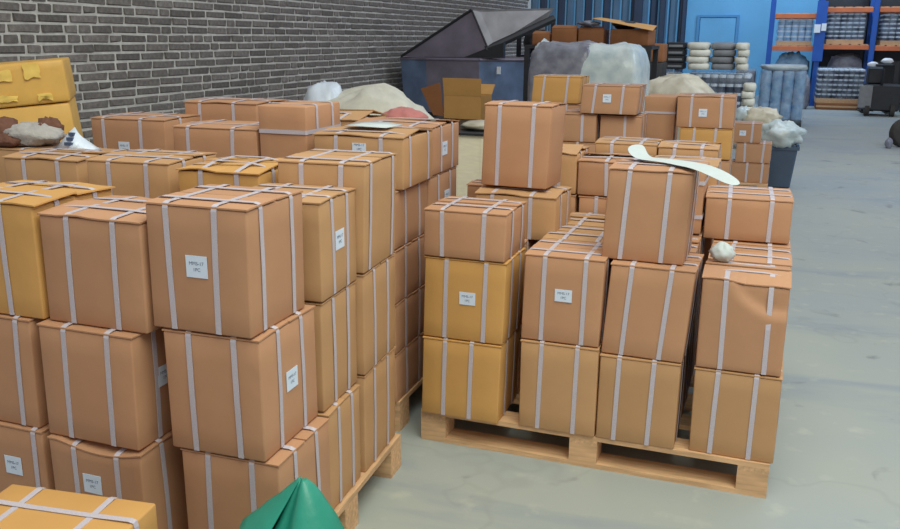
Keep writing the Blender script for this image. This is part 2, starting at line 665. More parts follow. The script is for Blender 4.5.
tag(rest.build('brick_courses', 'brick', wall), kind='stuff')

# far blue wall with ribbed cladding on its left stretch
BY = 25.0
wb = MB().box((-14, BY, 0), (14, BY + 0.3, 6)).build('wall_back', 'wall_blue')
tag(wb, kind='structure')
xx = -8.0
i = 0
while xx < -2.3:
    wdt = 0.22
    MB().hexa([(xx, BY - 0.001, 0), (xx + wdt, BY - 0.001, 0), (xx + wdt, BY, 0), (xx, BY, 0)], [(xx, BY - 0.001, 6), (xx + wdt, BY - 0.001, 6), (xx + wdt, BY, 6), (xx, BY, 6)])
    p = MB()
    p.add([(xx, BY, 0), (xx + 0.05, BY - 0.06, 0), (xx + 0.16, BY - 0.06, 0), (xx + wdt, BY, 0), (xx, BY, 6), (xx + 0.05, BY - 0.06, 6), (xx + 0.16, BY - 0.06, 6), (xx + wdt, BY, 6)],
          [(0, 1, 5, 4), (1, 2, 6, 5), (2, 3, 7, 6)])
    p.build('cladding_panel', 'clad_dark' if i % 5 in (1, 3) else 'clad_blue', wb)
    xx += 0.26
    i += 1
for (x0, x1) in ((-3.72, -3.50), (-3.02, -2.88), (-2.42, -2.34)):
    MB().box((x0, BY - 0.22, 0), (x1, BY - 0.07, 6)).build('column', 'clad_dark', wb, bevel=0.01)
# flush blue door in the far wall
dr = MB().box((-1.95, BY - 0.05, 0), (-1.02, BY - 0.005, 2.02)).build('door_1', 'wall_blue', bevel=0.01)
tag(dr, kind='structure')
for a, b in (((-2.03, BY - 0.07, 0), (-1.96, BY - 0.004, 2.09)), ((-1.01, BY - 0.07, 0), (-0.94, BY - 0.004, 2.09)), ((-1.96, BY - 0.07, 2.03), (-1.01, BY - 0.004, 2.09))):
    MB().box(a, b).build('door_frame', 'door_trim', dr)
MB().box((-1.16, BY - 0.1, 0.98), (-1.05, BY - 0.05, 1.02)).build('door_handle', 'dark', dr)


# ------------------------------------------------------------------ pallets
def pallet(x, y, w, d, rot, label, hgt=0.125, nboards=7, loc_z=0, cross=False):
    """cross: deck boards run in depth, over bearers that run across"""
    root = empty('wooden_pallet', (x, y, loc_z), R(rot), label, 'pallet')
    bt = 0.018
    bw = 0.098
    me_x = MB().box((0, 0, 0), (w, bw, bt)).mesh('board_across')
    me_y = MB().box((0, 0, 0), (0.1, d, bt)).mesh('board_deep')
    me_blk = MB().box((0, 0, 0), (0.1, 0.1, hgt - 3 * bt)).mesh('block')
    me_bot = MB().box((0, 0, 0), (w, bw, bt)).mesh('base')
    if cross:
        n_ = max(nboards, int(w / .15))
        for i in range(n_):
            link('deck_board', me_y, 'woody', root, loc=((w - .1) * i / (n_ - 1), 0, hgt - bt))
        for j in range(3):
            link('stringer_board', me_x, 'wood', root, loc=(0, (d - bw) * j / 2, hgt - 2 * bt))
    else:
        for i in range(nboards):
            link('deck_board', me_x, 'wood', root, loc=(0, (d - bw) * i / (nboards - 1), hgt - bt))
        for k in range(3):
            link('stringer_board', me_y, 'woody', root, loc=((w - 0.1) * k / 2, 0, hgt - 2 * bt))
    for k in range(3):
        for j in range(3):
            link('block', me_blk, 'wood', root, loc=((w - 0.1) * k / 2, (d - 0.1) * j / 2, bt))
    for j in range(3):
        link('base_board', me_bot, 'wood', root, loc=(0, (d - bw) * j / 2, 0))
    return root


pallet(-1.135, 2.788, 1.253, 1.36, 0, 'wooden pallet with open block base under the right-hand stack of cartons')
pallet(-2.525, 1.594, 1.457, 0.885, 3.3, 'wooden pallet under the nearest left stack beside the green bag', cross=True)
pallet(-2.78, 2.79, 1.545, 1.10, 0.8, 'wooden pallet in the dark gap under the low flat cartons by the brick wall', cross=True)
pallet(-1.62, 5.38, 1.50, 0.95, 0, 'wooden pallet under the far stack of cartons behind the right-hand pallet')
pallet(-0.75, 8.78, 0.82, 0.45, 0, 'small wooden pallet under the three stacked cartons beside the bin')

DZ = 0.125
LW, LH = 0.060, 0.055


# ------------------------------------------------------------------ cartons, nearest left pallet
def stack_label(s):
    return s


GL = 'cartons on the nearest left pallet'
carton(-1.360, 1.672, DZ, .286, .289, .328, 2.0, 0, 'b', 'bottom brown carton at the front right corner of the left pallet, behind the green bag', GL)
carton(-1.380, 1.664, .456, .274, .298, .328, 2.2, 0, 'b', 'brown carton with a white label on its right side, middle of the front corner stack', GL, lab=('right', .50, .52, LW, LH))
carton(-1.404, 1.660, .787, .283, .272, .322, 1.2, .006, 'b', 'large brown carton with a white front label, top of the left pallet corner stack', GL, ux=(.22, .70), vy=(.22, .76), lab=('front', .50, .53, LW, LH))
carton(-1.390, 1.985, DZ, .285, .235, .320, 3.4, .002, 't', 'bottom carton of the second stack along the right side of the left pallet', GL)
carton(-1.402, 1.990, .449, .285, .245, .330, 3.0, .002, 't', 'middle carton of the second stack along the right side of the left pallet', GL)
carton(-1.392, 1.982, .783, .285, .250, .283, 3.6, 0, 't', 'tan carton with a side label just behind the large corner carton', GL, lab=('right', .48, .55, LW, LH))
carton(-1.400, 2.243, DZ, .285, .285, .338, 4.0, .003, 't', 'bottom carton at the rear right corner of the left pallet, above the visible block', GL)
carton(-1.394, 2.240, .466, .285, .285, .330, 4.0, .002, 't', 'middle carton at the rear right corner of the left pallet', GL)
carton(-1.388, 2.237, .800, .285, .275, .335, 4.0, .010, 't', 'tall tan carton at the top of the rear right corner of the left pallet', GL, vy=(.16, .84))
sagf = lambda p: Vector((p.x, p.y, p.z - 0.022 * max(0, 1 - ((p.x - .02) / .13) ** 2) * max(0, (p.z - .22) / .1) * max(0, min(1, (-p.y) / .14))))
carton(-1.752, 1.616, DZ, .305, .275, .318, 0, 0, 'b', 'bottom carton with caved-in front edge and front label, second from left on the left pallet', GL, fn=sagf, cuts=10, lab=('front', .46, .64, LW, LH))
carton(-1.760, 1.628, .445, .302, .275, .318, 0, .008, 'b', 'middle carton with a label on its dark right side, left pallet', GL, lab=('right', .42, .55, LW, LH))
carton(-1.738, 1.655, .765, .318, .270, .292, 0, .006, 'b', 'brown carton on top between the yellow carton and the large corner carton', GL, lift=.010)
carton(-2.075, 1.630, DZ, .285, .275, .318, 0, 0, 'b', 'bottom carton with label at the left edge of the picture', GL, lab=('front', .60, .62, LW, LH), ux=(.3, .90))
carton(-2.090, 1.640, .445, .285, .275, .318, 0, .010, 'b', 'middle carton cut by the left edge of the picture, under the yellow carton', GL, ux=(.3, .83))
carton(-2.070, 1.645, .765, .318, .300, .312, 1.0, .004, 'y', 'large yellow carton with wide flaps, top of the stack at the left edge', GL, ux=(.25, .66), vy=(.28, .75), lift=.012, flap_over=.012, lab=('front', .47, .52, LW, LH))
HID = 'lower cartons buried inside the stacks'
HL = 'brown carton buried inside a stack, hidden by the cartons around it'
# second row of the left pallet (buried, lower) and third row
for x_ in (-2.09, -1.75):
    for k in range(2):
        carton(x_, 1.960, DZ + k * .322, .285, .20, .318, 2, 0, 'b', HL, HID, vy=())
for x_, y_ in ((-2.500, 2.262), (-2.105, 2.222), (-1.725, 2.205)):
    for k in range(2):
        carton(x_, y_, DZ + k * .322, .300, .25, .318, 3, 0, 'b', HL, HID, vy=())
carton(-2.500, 2.266, .770, .303, .235, .314, 4, 0, 't', 'tan carton with a lifted flap behind the yellow one, left end of the third row', GL, lift=.012, flap_over=.01)
carton(-2.095, 2.218, .770, .309, .290, .332, 4, .006, 't', 'tan carton in the third row beside the one with the lifted flap', GL, lift=.006)
carton(-1.715, 2.200, .770, .285, .285, .325, 3, 0, 'y', 'yellowish carton with a gaping dark flap behind the large corner carton', GL, lift=.028, seam='x')
# loose stack between the pallet and the brick wall
for k in range(3):
    carton(-3.00, 2.56, k * .355, .37, .215, .352, 0, 0, 't', 'carton in the low pile under the brown knitted cloth' if k == 2 else HL, None if k == 2 else HID, vy=())
    carton(-2.62, 2.56, k * .352, .30, .215, .349, 0, 0, 't', 'carton in the low pile under the white printed bag' if k == 2 else HL, None if k == 2 else HID, vy=())

# single carton in the foreground on another one
carton(-1.556, 1.062, 0.0, .378, .29, .235, 7.3, 0, 'y', HL, HID, vy=())
carton(-1.556, 1.062, .238, .378, .29, .235, 7.3, 0, 'y', 'yellow carton with crossed white straps cut off at the bottom left corner', None, ux=(.22, .72), vy=(.30, .72), flaps=False)

# ------------------------------------------------------------------ cartons, pallet by the brick wall
GP = 'flat cartons stacked by the brick wall'
zs = [.125, .325, .525, .735]
hs = [.197, .197, .207, .217]
nm = ['bottom', 'second', 'third', 'fourth']
for k in range(4):
    carton(-1.603, 2.792 + .002 * (k % 2), zs[k], .362, .335, hs[k], .8, 0, 'b', f'flat carton, {nm[k]} layer from the floor, in the shaded gap behind the left pallet', GP)
    carton(-1.608, 3.150, zs[k], .362, .34, hs[k], .8, 0, 'b', f'flat carton at the back of the shaded gap, {nm[k]} layer from the floor', GP, lab=('right', .6, .5, LW, LH) if k == 3 else None)
carton(-1.578, 2.822, .955, .360, .310, .193, 1.2, .001, 't', 'brown carton with a strip of white paper on top, right front of the wall-side stack', GP, ux=(.26, .76), vy=(.2, .8), lift=.014, lab=('front', .52, .78, .055, .03))
carton(-1.600, 3.168, .955, .360, .330, .195, .8, 0, 'b', 'brown carton with a side label, right rear of the wall-side stack', GP, lab=('right', .42, .5, LW, LH), lift=.012)
for (x_, y_, w_, d_) in ((-1.835, 2.84, .225, .30), (-2.235, 2.84, .38, .30), (-2.765, 2.97, .37, .31), (-2.50, 3.30, .38, .30), (-2.00, 3.30, .36, .30)):
    for k in range(2):
        carton(x_, y_, DZ + k * .414, w_, d_, .411, 1, 0, 'b', HL, HID, vy=())
carton(-1.835, 2.86, .955, .205, .29, .285, 1, 0, 'b', 'narrow upright carton with a horizontal strap standing in the wall-side stack', GP, ux=(), vy=(.3, .75), hz=(.66,), flaps=False)
carton(-2.230, 2.850, .955, .378, .285, .192, 2.5, 0, 'b', 'brown carton with a printed mark, centre front of the wall-side stack', GP, ux=(.18, .72), vy=(.4,), lab=('front', .48, .30, .055, .03))
carton(-2.764, 2.985, .955, .368, .290, .195, 4, 0, 'b', 'brown carton with a front label at the left end of the wall-side stack', GP, ux=(.18, .68), vy=(.4,), lab=('front', .44, .36, .055, .05))
carton(-2.500, 3.290, .955, .375, .285, .252, 1.5, 0, 'b', 'brown carton standing highest at the back of the wall-side stack', GP, ux=(.22, .68), vy=(.4,), lift=.01)
carton(-1.985, 3.300, .955, .360, .285, .200, 0, 0, 't', 'carton with open ruffled flaps behind the narrow upright carton', GP, vy=(.3,), lift=.03)

# ------------------------------------------------------------------ cartons, right-hand pallet
GM = 'cartons on the right-hand pallet'
carton(-1.123, 2.762, DZ, .300, .251, .304, 0, .008, 'y', 'yellow carton at the bottom left corner of the right-hand pallet', GM, ux=(.29, .64))
carton(-1.117, 2.765, .432, .305, .251, .304, 0, .009, 'y', 'yellow carton with a front label, middle of the left stack on the right-hand pallet', GM, ux=(.27, .76), lab=('front', .55, .53, LW, LH * .85))
carton(-1.112, 2.758, .739, .303, .268, .172, 0, .004, 'b', 'short brown carton on top of the two yellow ones', GM, ux=(.22, .75), vy=(.3, .75), lift=.008)
carton(-.747, 2.779, DZ, .277, .262, .333, 0, 0, 't', 'bottom carton, second stack from the left at the front of the right-hand pallet', GM, ux=(.27, .74))
carton(-.750, 2.786, .461, .277, .252, .313, 0, .008, 'b', 'carton with a front label, middle of the second front stack on the right-hand pallet', GM, ux=(.27, .78), vy=(.25, .75), lab=('front', .52, .56, LW, LH * .8))
carton(-.465, 2.784, DZ, .270, .262, .315, 0, .002, 't', 'bottom carton, third stack from the left at the front of the right-hand pallet', GM, ux=(.25, .68))
carton(-.464, 2.794, .443, .274, .252, .323, -1.5, .020, 'b', 'carton in the middle of the leaning third stack on the right-hand pallet', GM, ux=(.26, .72))
carton(-.488, 2.835, .770, .273, .235, .311, -1.4, .012, 'b', 'tall carton at the top of the third stack, white paper strip lying on it', GM, ux=(.25, .74), vy=(.35, .7), lift=.010)
carton(-.145, 2.800, DZ, .273, .250, .306, -.6, -.002, 't', 'bottom carton at the front right corner of the right-hand pallet', GM, ux=(.27, .72))


def dent(p):
    q = Vector(p)
    u = (p.x + .134) / .268
    t = p.z / .315
    if p.y < -.05:
        e = ((u - .95) / .62) ** 2 + ((t - 1.05) / .42) ** 2
        if e < 1:
            k = min(1, (1 - e) * 3.0)
            f = min(1, max(0, (-p.y - .05) / .05))
            q.y += .016 * k * f
            q.z -= .014 * k * f * max(0, t - .6) / .4
    return q


carton(-.147, 2.800, .434, .268, .232, .315, 0, 0, 'b', 'carton with a dented front at the right end, crumpled tissue on top', GM, ux=(.27, .80), vy=(.35, .75), fn=dent, cuts=16, lift=.012)
# rows behind the front row
TOPG = 'carton tops in the second and third rows of the right-hand pallet'
for (cx_, w_, h_, nm_) in ((-1.125, .30, .304, 'left'), (-.745, .275, .3225, 'second'), (-.465, .272, .3195, 'third'), (-.146, .272, .311, 'right')):
    for r_, (y_, d_) in enumerate(((3.052, .252), (3.322, .252))):
        for k in range(2):
            vis_ = k == 1
            lb = f'carton with only its top showing, {("second", "third")[r_]} row of the {nm_} column of the right-hand pallet' if vis_ and nm_ != 'left' else HL
            carton(cx_, y_, DZ + k * (h_ + .003), w_, d_, h_, 0, 0, 't' if nm_ == 'second' else 'b', lb, GM if lb != HL else HID, vy=(.28, .74), lift=.007)
carton(-1.043, 3.135, .739, .322, .262, .172, -.8, 0, 't', 'flat carton with a dark split flap under the tall box on the right-hand pallet', GM, ux=(.22, .70), lift=.016)
carton(-1.178, 3.425, .739, .300, .150, .150, 0, 0, 'b', 'dark end of a flat carton peeking out left of the tall box', GM)
carton(-1.040, 3.190, .932, .270, .190, .318, -3.5, .012, 'b', 'tall narrow brown carton standing on the flat carton, left part of the right-hand pallet', GM, ux=(.24, .74), vy=())
carton(-.187, 3.335, .756, .308, .290, .164, 2, 0, 'b', 'wide low carton on the right edge of the right-hand pallet behind the tissue', GM, ux=(.27, .76), vy=(.3, .72))
carton(-.470, 3.318, .772, .272, .232, .250, 0, 0, 'b', 'carton with two horizontal straps wedged behind the tall carton with the paper strip', GM, ux=(), vy=(), hz=(.27, .79), flaps=False)
for x_ in (-1.02, -.728, -.44):
    for k in range(2):
        carton(x_, 3.602, DZ + k * .359, .275, .27, .355, 0, 0, 'b', HL if k == 0 else HL, HID, vy=())
for x_ in (-.728, -.44):
    for k in range(2):
        carton(x_, 3.885, DZ + k * .359, .275, .24, .355, 0, 0, 'b', HL, HID, vy=())
carton(-1.025, 3.602, .843, .280, .27, .176, 0, 0, 't', 'carton with curled top flaps right of the tall box, fourth row of the right-hand pallet', GM, lift=.020)
carton(-.738, 3.602, .843, .292, .262, .150, 0, 0, 'b', 'carton with one white strap behind the tall carton, fourth row of the right-hand pallet', GM, ux=(.42, .8), lift=.012)
carton(-.438, 3.602, .843, .270, .262, .155, 0, 0, 't', 'carton top with a crossed strap behind the white paper strip, fourth row right', GM, lift=.010)
carton(-.722, 3.885, .843, .275, .24, .196, 0, 0, 't', 'carton top in the last row of the right-hand pallet, left of the narrow upright box', GM, lift=.008)
carton(-.440, 3.885, .843, .255, .24, .190, 0, 0, 't', 'carton top in the last row of the right-hand pallet, before the tan carton', GM, lift=.012)

# ------------------------------------------------------------------ cartons, far pallet
GN = 'cartons on the far pallet'
for (x_, y_, w_, d_, n_, top_) in ((-1.27, 5.43, .53, .30, 2, .850), (-.788, 5.974, .206, .28, 2, .800), (-.53, 5.825, .33, .29, 2, .728), (-1.565, 5.92, .34, .30, 3, 1.05)):
    hh = (top_ - DZ) / n_
    for k in range(n_):
        carton(x_, y_, DZ + k * hh, w_, d_, hh - .003, 0, 0, 'b', HL, HID, vy=())
carton(-1.262, 5.435, .850, .250, .285, .178, 0, 0, 'b', 'carton with one broad white strap, lower left on the far pallet', GN, ux=(.66,), lift=.02, sw=.018)
carton(-.990, 5.460, .850, .255, .285, .172, 0, 0, 'b', 'plain carton with one strap under the labelled carton on the far pallet', GN, ux=(.62,))
carton(-1.114, 5.412, 1.034, .352, .285, .176, -1, .012, 'b', 'labelled carton at the top of the far pallet, right of the yellow one', GN, ux=(.24, .72), lab=('front', .46, .55, .052, .05))
carton(-1.566, 5.920, 1.053, .334, .285, .182, -1, .012, 'y', 'yellow carton at the top left of the far pallet', GN, ux=(.24, .74))
carton(-.788, 5.976, .803, .206, .28, .311, 0, 0, 'b', 'narrow upright carton with a horizontal strap on the far pallet', GN, ux=(), vy=(), hz=(.66,), flaps=False)
carton(-.528, 5.825, .731, .328, .285, .197, 0, 0, 'y', 'yellow carton under the labelled one at the right of the far pallet', GN, ux=(.28, .68))
carton(-.557, 5.832, .931, .359, .285, .203, 0, -.003, 'b', 'labelled carton on top of the yellow one at the right of the far pallet', GN, ux=(.26, .78), lab=('front', .46, .48, .052, .05), lift=.01)
GS = 'cartons stacked beside the bin'
carton(-.284, 8.82, .125, .350, .29, .192, 0, 0, 'b', 'bottom carton of the three stacked beside the grey bin', GS, ux=(.42, .82), sw=.02)
carton(-.254, 8.83, .320, .322, .29, .188, 0, 0, 'b', 'middle carton of the three stacked beside the grey bin', GS, ux=(.25, .78), sw=.02)
carton(-.330, 8.84, .511, .292, .29, .186, 0, 0, 'b', 'top labelled carton of the three stacked beside the grey bin', GS, ux=(.72,), lab=('front', .42, .5, .06, .05), sw=.02)


# ------------------------------------------------------------------ soft lumps (sheets, bags, sacks)
def blob(name, m, loc, size, seed=0, rough=0.18, freq=2.2, flat=0.0, n=32, label=None, cat=None, group=None, parent=None, rz=0, power=2.0, fold=0.0):
    """closed crumpled form standing on its flattened base"""
    vs, fs = [], []
    nu, nv = n, n // 2
    off = Vector((seed * 7.31, seed * 3.7, seed * 1.9))
    for j in range(nv + 1):
        ph = math.pi * j / nv
        for i in range(nu):
            th = 2 * math.pi * i / nu
            e = 2.0 / power
            sg = lambda v: math.copysign(abs(v) ** e, v)
            p = Vector((sg(math.cos(th)) * abs(math.sin(ph)) ** e, sg(math.sin(th)) * abs(math.sin(ph)) ** e, sg(math.cos(ph))))
            k = 1 + rough * noise.noise(p * freq + off) + rough * .5 * noise.noise(p * freq * 2.7 + off)
            if fold:
                k += fold * (abs(noise.noise(Vector((p.x * 5, p.y * 5, p.z * 1.2)) + off)) - .2)
            p *= k
            z = max(p.z, -0.82)
            vs.append((p.x * size[0] / 2, p.y * size[1] / 2, (z + 0.82) / 1.82 * size[2]))
    for j in range(nv):
        for i in range(nu):
            fs.append((j * nu + i, (j + 1) * nu + i, (j + 1) * nu + (i + 1) % nu, j * nu + (i + 1) % nu))
    o = MB().add(vs, fs).build(name, m, parent, smooth=True, loc=loc, rot=(0, 0, rz))
    return tag(o, label, cat, group)


# paper strip on the tall carton: a curled ribbon that sticks out past the edge
def ribbon(name, pts, m, th=0.0015, label=None, cat=None, lev=2):
    vs, fs = [], []
    for (a, b) in pts:
        a, b = Vector(a), Vector(b)
        vs += [a, b, b + Vector((0, 0, th)), a + Vector((0, 0, th))]
    for i in range(len(pts) - 1):
        for k in range(4):
            fs.append((i * 4 + k, i * 4 + (k + 1) % 4, i * 4 + 4 + (k + 1) % 4, i * 4 + 4 + k))
    n4 = (len(pts) - 1) * 4
    fs += [(0, 1, 2, 3), (n4 + 3, n4 + 2, n4 + 1, n4)]
    o = MB().add(vs, fs).build(name, m, smooth=True)
    if lev:
        o.modifiers.new('s', 'SUBSURF').levels = lev
        o.modifiers['s'].render_levels = lev
    return tag(o, label, cat)


ribbon('paper_strip', [((-.462, 3.09, 1.128), (-.405, 3.15, 1.130)), ((-.448, 3.00, 1.112), (-.385, 3.06, 1.112)), ((-.405, 2.935, 1.096), (-.362, 3.005, 1.096)),
                       ((-.335, 2.925, 1.098), (-.315, 2.995, 1.101)), ((-.270, 2.875, 1.094), (-.240, 2.965, 1.099)), ((-.215, 2.825, 1.095), (-.170, 2.925, 1.099)),
                       ((-.155, 2.740, 1.087), (-.105, 2.840, 1.090)), ((-.110, 2.665, 1.080), (-.065, 2.735, 1.083)), ((-.072, 2.630, 1.076), (-.050, 2.665, 1.078))],
       'paper', label='long curled white paper strip lying over the top of the tall carton', cat='paper')
t_ = blob('tissue', 'paper', (-.098, 2.99, .760), (.080, .075, .060), 5, .28, 2.0, label='crumpled white tissue on the dented carton at the right end', cat='tissue')
ribbon('paper_sheet', [((-1.50, 2.92, 1.168), (-1.52, 3.05, 1.168)), ((-1.45, 2.905, 1.172), (-1.455, 3.045, 1.174)), ((-1.38, 2.91, 1.170), (-1.38, 3.05, 1.176)), ((-1.325, 2.92, 1.168), (-1.31, 3.04, 1.169))],
       'paper', label='strip of white paper lying on the carton by the brick wall', cat='paper', lev=0)

# brown and grey knitted cloth, white printed bag
kn = empty('knitted_cloth', (-2.80, 2.665, 1.068), 0, 'crumpled brown and grey knitted cloth lying in front of the big yellow box', 'cloth')
blob('grey_fold', 'grey_knit', (.03, .0, 0), (.27, .18, .085), 3, .15, 2.5, parent=kn, n=30, fold=.35)
blob('brown_fold', 'brown_knit', (-.10, -.03, .0), (.16, .14, .105), 4, .15, 2.5, parent=kn, n=30, fold=.35)
blob('brown_fold', 'brown_knit', (.075, .045, .01), (.12, .10, .095), 8, .15, 2.5, parent=kn, n=30, fold=.35)
blob('brown_fold', 'brown_knit', (-.03, -.075, .0), (.16, .07, .05), 9, .15, 2.5, parent=kn, n=30, fold=.35)
bgk = empty('printed_bag', (-2.555, 2.665, 1.058), 0, 'small white plastic bag with dark printing propped before the big yellow box', 'bag')
mb = MB()
vs = []
for i in range(9):
    u = -1 + 2 * i / 8
    hgt_ = .088 * max(.12, 1 - abs(u) ** 1.25)
    bul = .008 * math.sin(i * 2.1)
    vs += [(u * .088, -.055 + bul, 0), (u * .075, .0 + bul, hgt_), (u * .088, .05 + bul, 0)]
fs = []
for i in range(8):
    a, b = i * 3, i * 3 + 3
    fs += [(a, b, b + 1, a + 1), (a + 1, b + 1, b + 2, a + 2), (a, a + 2, b + 2, b)]
fs += [(0, 1, 2), (24, 26, 25)]
mb.add(vs, fs).build('bag_body', 'ltblue', bgk, smooth=True)
for k, zz in enumerate((.062, .044, .026)):
    MB().box((-.010 - .002 * k, -.0600 + zz * .62, zz - .006), (.016 + .004 * k, -.048 + zz * .62, zz + .006)).build('printing', 'ink', bgk)

# green bag: a peaked sheet whose left half is folded over a dark hollow
def green_panel(a0, a1, na, fdrop, z0):
    vs, fs = [], []
    nr = 16
    for i in range(na + 1):
        a = R(a0 + (a1 - a0) * i / na)
        for j in range(nr + 1):
            r = .006 + .30 * (j / nr) ** 1.3
            z = max(0.002, z0 - fdrop(math.degrees(a), r) + .004 * noise.noise(Vector((math.cos(a) * 9 * r / .15, math.sin(a) * 9 * r / .15, 2))))
            if z <= 0.0021:
                r = min(r, .26)
            vs.append((r * math.cos(a), r * math.sin(a), z))
    for i in range(na):
        for j in range(nr):
            fs.append((i * (nr + 1) + j, (i + 1) * (nr + 1) + j, (i + 1) * (nr + 1) + j + 1, i * (nr + 1) + j + 1))
    return vs, fs


def drop_left(a, r):
    back = max(0, (185 - a) / 60)
    return (.88 + .38 * max(0, (a - 190) / 45)) * r + back * 3.2 * r + 3.5 * max(0, r - .15)


def drop_right(a, r):
    dip = .055 * math.exp(-((a - 248) / 26) ** 2) * min(1, r / .05)
    back = max(0, (a - 375) / 40)
    return .012 + .10 * (r / .08) ** 1.5 + dip + back * 1.5 * r


g = MB()
g.add(*green_panel(125, 238, 18, drop_left, .567))
g.add(*green_panel(228, 485, 30, drop_right, .575))
go = g.build('green_bag', 'green', None, smooth=True, loc=(-.878, 1.47, 0.006))
sm = go.modifiers.new('t', 'SOLIDIFY')
sm.thickness = .003
tag(go, 'crumpled green plastic bag peaking up in front of the left pallet', 'bag')

# ------------------------------------------------------------------ big yellow box leaning at the left
bb = empty('large_box', (-4.30, 3.91, 0.046), 0, 'large yellow box with shiny tape leaning at the left before the brick wall', 'box')
bb.rotation_euler = (0, R(-5.0), R(40))
link('body', rounded_box(1.0, .60, 1.03, .012, .008, 6, None, 5), 'bigbox', bb)
lid = link('lid', rounded_box(1.02, .62, .235, .012, .008, 6, None, 6), 'bigbox', bb, loc=(0, 0, 1.038))
rt = random.Random(2)
for (u0, v0, ww, hh) in ((-.35, .02, .10, .12), (-.16, .04, .11, .10), (.04, .05, .10, .09), (.20, .06, .08, .12), (-.46, -.14, .12, .08), (-.28, -.12, .12, .06), (.05, -.11, .09, .05), (.25, -.12, .08, .05)):
    tp = MB()
    vs, fs = [], []
    for j in range(5):
        for i in range(5):
            vs.append((.10 + u0 + ww * i / 4 + rt.uniform(-.008, .008), -.322 - rt.uniform(.003, .010), .105 + v0 * .7 + .7 * hh * j / 4 + rt.uniform(-.008, .008)))
    for j in range(4):
        for i in range(4):
            fs.append((j * 5 + i, j * 5 + i + 1, (j + 1) * 5 + i + 1, (j + 1) * 5 + i))
    tp.add(vs, fs).build('glint_patch', 'tape', lid, smooth=True)  # each patch is a painted highlight on the taped lid
pr = MB().box((-.05, -.25, 0), (.05, .25, .066)).build('wooden_prop', 'woody', bevel=.006, loc=(-4.03, 4.135, 0), rot=(0, 0, R(40)))
tag(pr, 'wooden beam wedged under the raised side of the large yellow box', 'beam')

# ------------------------------------------------------------------ heap of white sacks behind the wall-side stack
hp = empty('sack_heap', (-3.12, 6.5, 0), 0, 'slumped white woven bulk sack behind the wall-side stack', 'sack')
blob('sack_body', 'sack', (0.06, 0, 0), (1.12, .85, 1.09), 12, .10, 1.5, parent=hp, n=48, power=2.4, fold=.06)
blob('sack_neck', 'ltblue', (-.36, -.06, .64), (.40, .40, .50), 13, .14, 2.0, parent=hp, n=36, fold=.10)
pk = blob('pink_cloth', 'pink', (-2.66, 6.20, .80), (.36, .30, .16), 21, .2, 2, label='faded pink cloth lying on the slumped white sack', cat='cloth')

# ------------------------------------------------------------------ plywood crate with folded sheets and an open carton
cr = empty('plywood_crate', (-2.86, 8.2, 0), 0, 'pale plywood crate between the left and right stacks, open carton on top', 'crate')
MB().box((-.50, -.78, .02), (.52, .82, .625)).build('crate_body', 'plywood', cr, bevel=.004)
for (x0, x1) in ((-.52, -.42), (-.05, .05), (.44, .54)):
    MB().box((x0, -.80, 0), (x1, -.781, .60)).build('batten', 'plywood', cr)
MB().box((-.54, -.82, .628), (.55, .85, .648)).build('lid', 'dark', cr)
fs_ = blob('folded_sheet', 'film_beige', (-2.52, 7.75, .65), (.40, .42, .085), 31, .12, 2.4, label='folded grey sheet on the plywood crate beside the open carton', cat='sheet')
oc = empty('open_carton', (-3.02, 8.78, .65), R(-3), 'open empty carton with raised flaps on the plywood crate before the skip', 'carton')
cw, cd, ch, tt = .42, .32, .245, .005
for nm_, a, b in (('front_panel', (-cw / 2, -cd / 2, 0), (cw / 2, -cd / 2 + tt, ch)), ('back_panel', (-cw / 2, cd / 2 - tt, 0), (cw / 2, cd / 2, ch)),
                  ('side_panel', (-cw / 2, -cd / 2 + tt, 0), (-cw / 2 + tt, cd / 2 - tt, ch)), ('side_panel', (cw / 2 - tt, -cd / 2 + tt, 0), (cw / 2, cd / 2 - tt, ch)), ('bottom', (-cw / 2, -cd / 2, 0), (cw / 2, cd / 2, .005))):
    MB().box(a, b).build(nm_, 'y', oc)


def flap_quad(a, b, c, d, m, parent):
    a, b, c, d = map(Vector, (a, b, c, d))
    n_ = (b - a).cross(d - a).normalized() * .004
    MB().hexa((a, b, c, d), (a + n_, b + n_, c + n_, d + n_)).build('flap', m, parent)


flap_quad((-cw / 2, -cd / 2, ch), (cw / 2, -cd / 2, ch), (cw / 2 + .012, -cd / 2 - .03, ch + .18), (-cw / 2 - .004, -cd / 2 - .03, ch + .18), 'y', oc)
flap_quad((-cw / 2, cd / 2, ch), (cw / 2, cd / 2, ch), (cw / 2, cd / 2 + .10, ch + .10), (-cw / 2, cd / 2 + .10, ch + .10), 'y', oc)
flap_quad((-cw / 2 - .13, -cd / 2 + .01, .03), (-cw / 2 - .006, -cd / 2 + .01, .02), (-cw / 2 - .07, -cd / 2 + .05, .37), (-cw / 2 - .30, -cd / 2 + .06, .30), 'oldbox', oc)

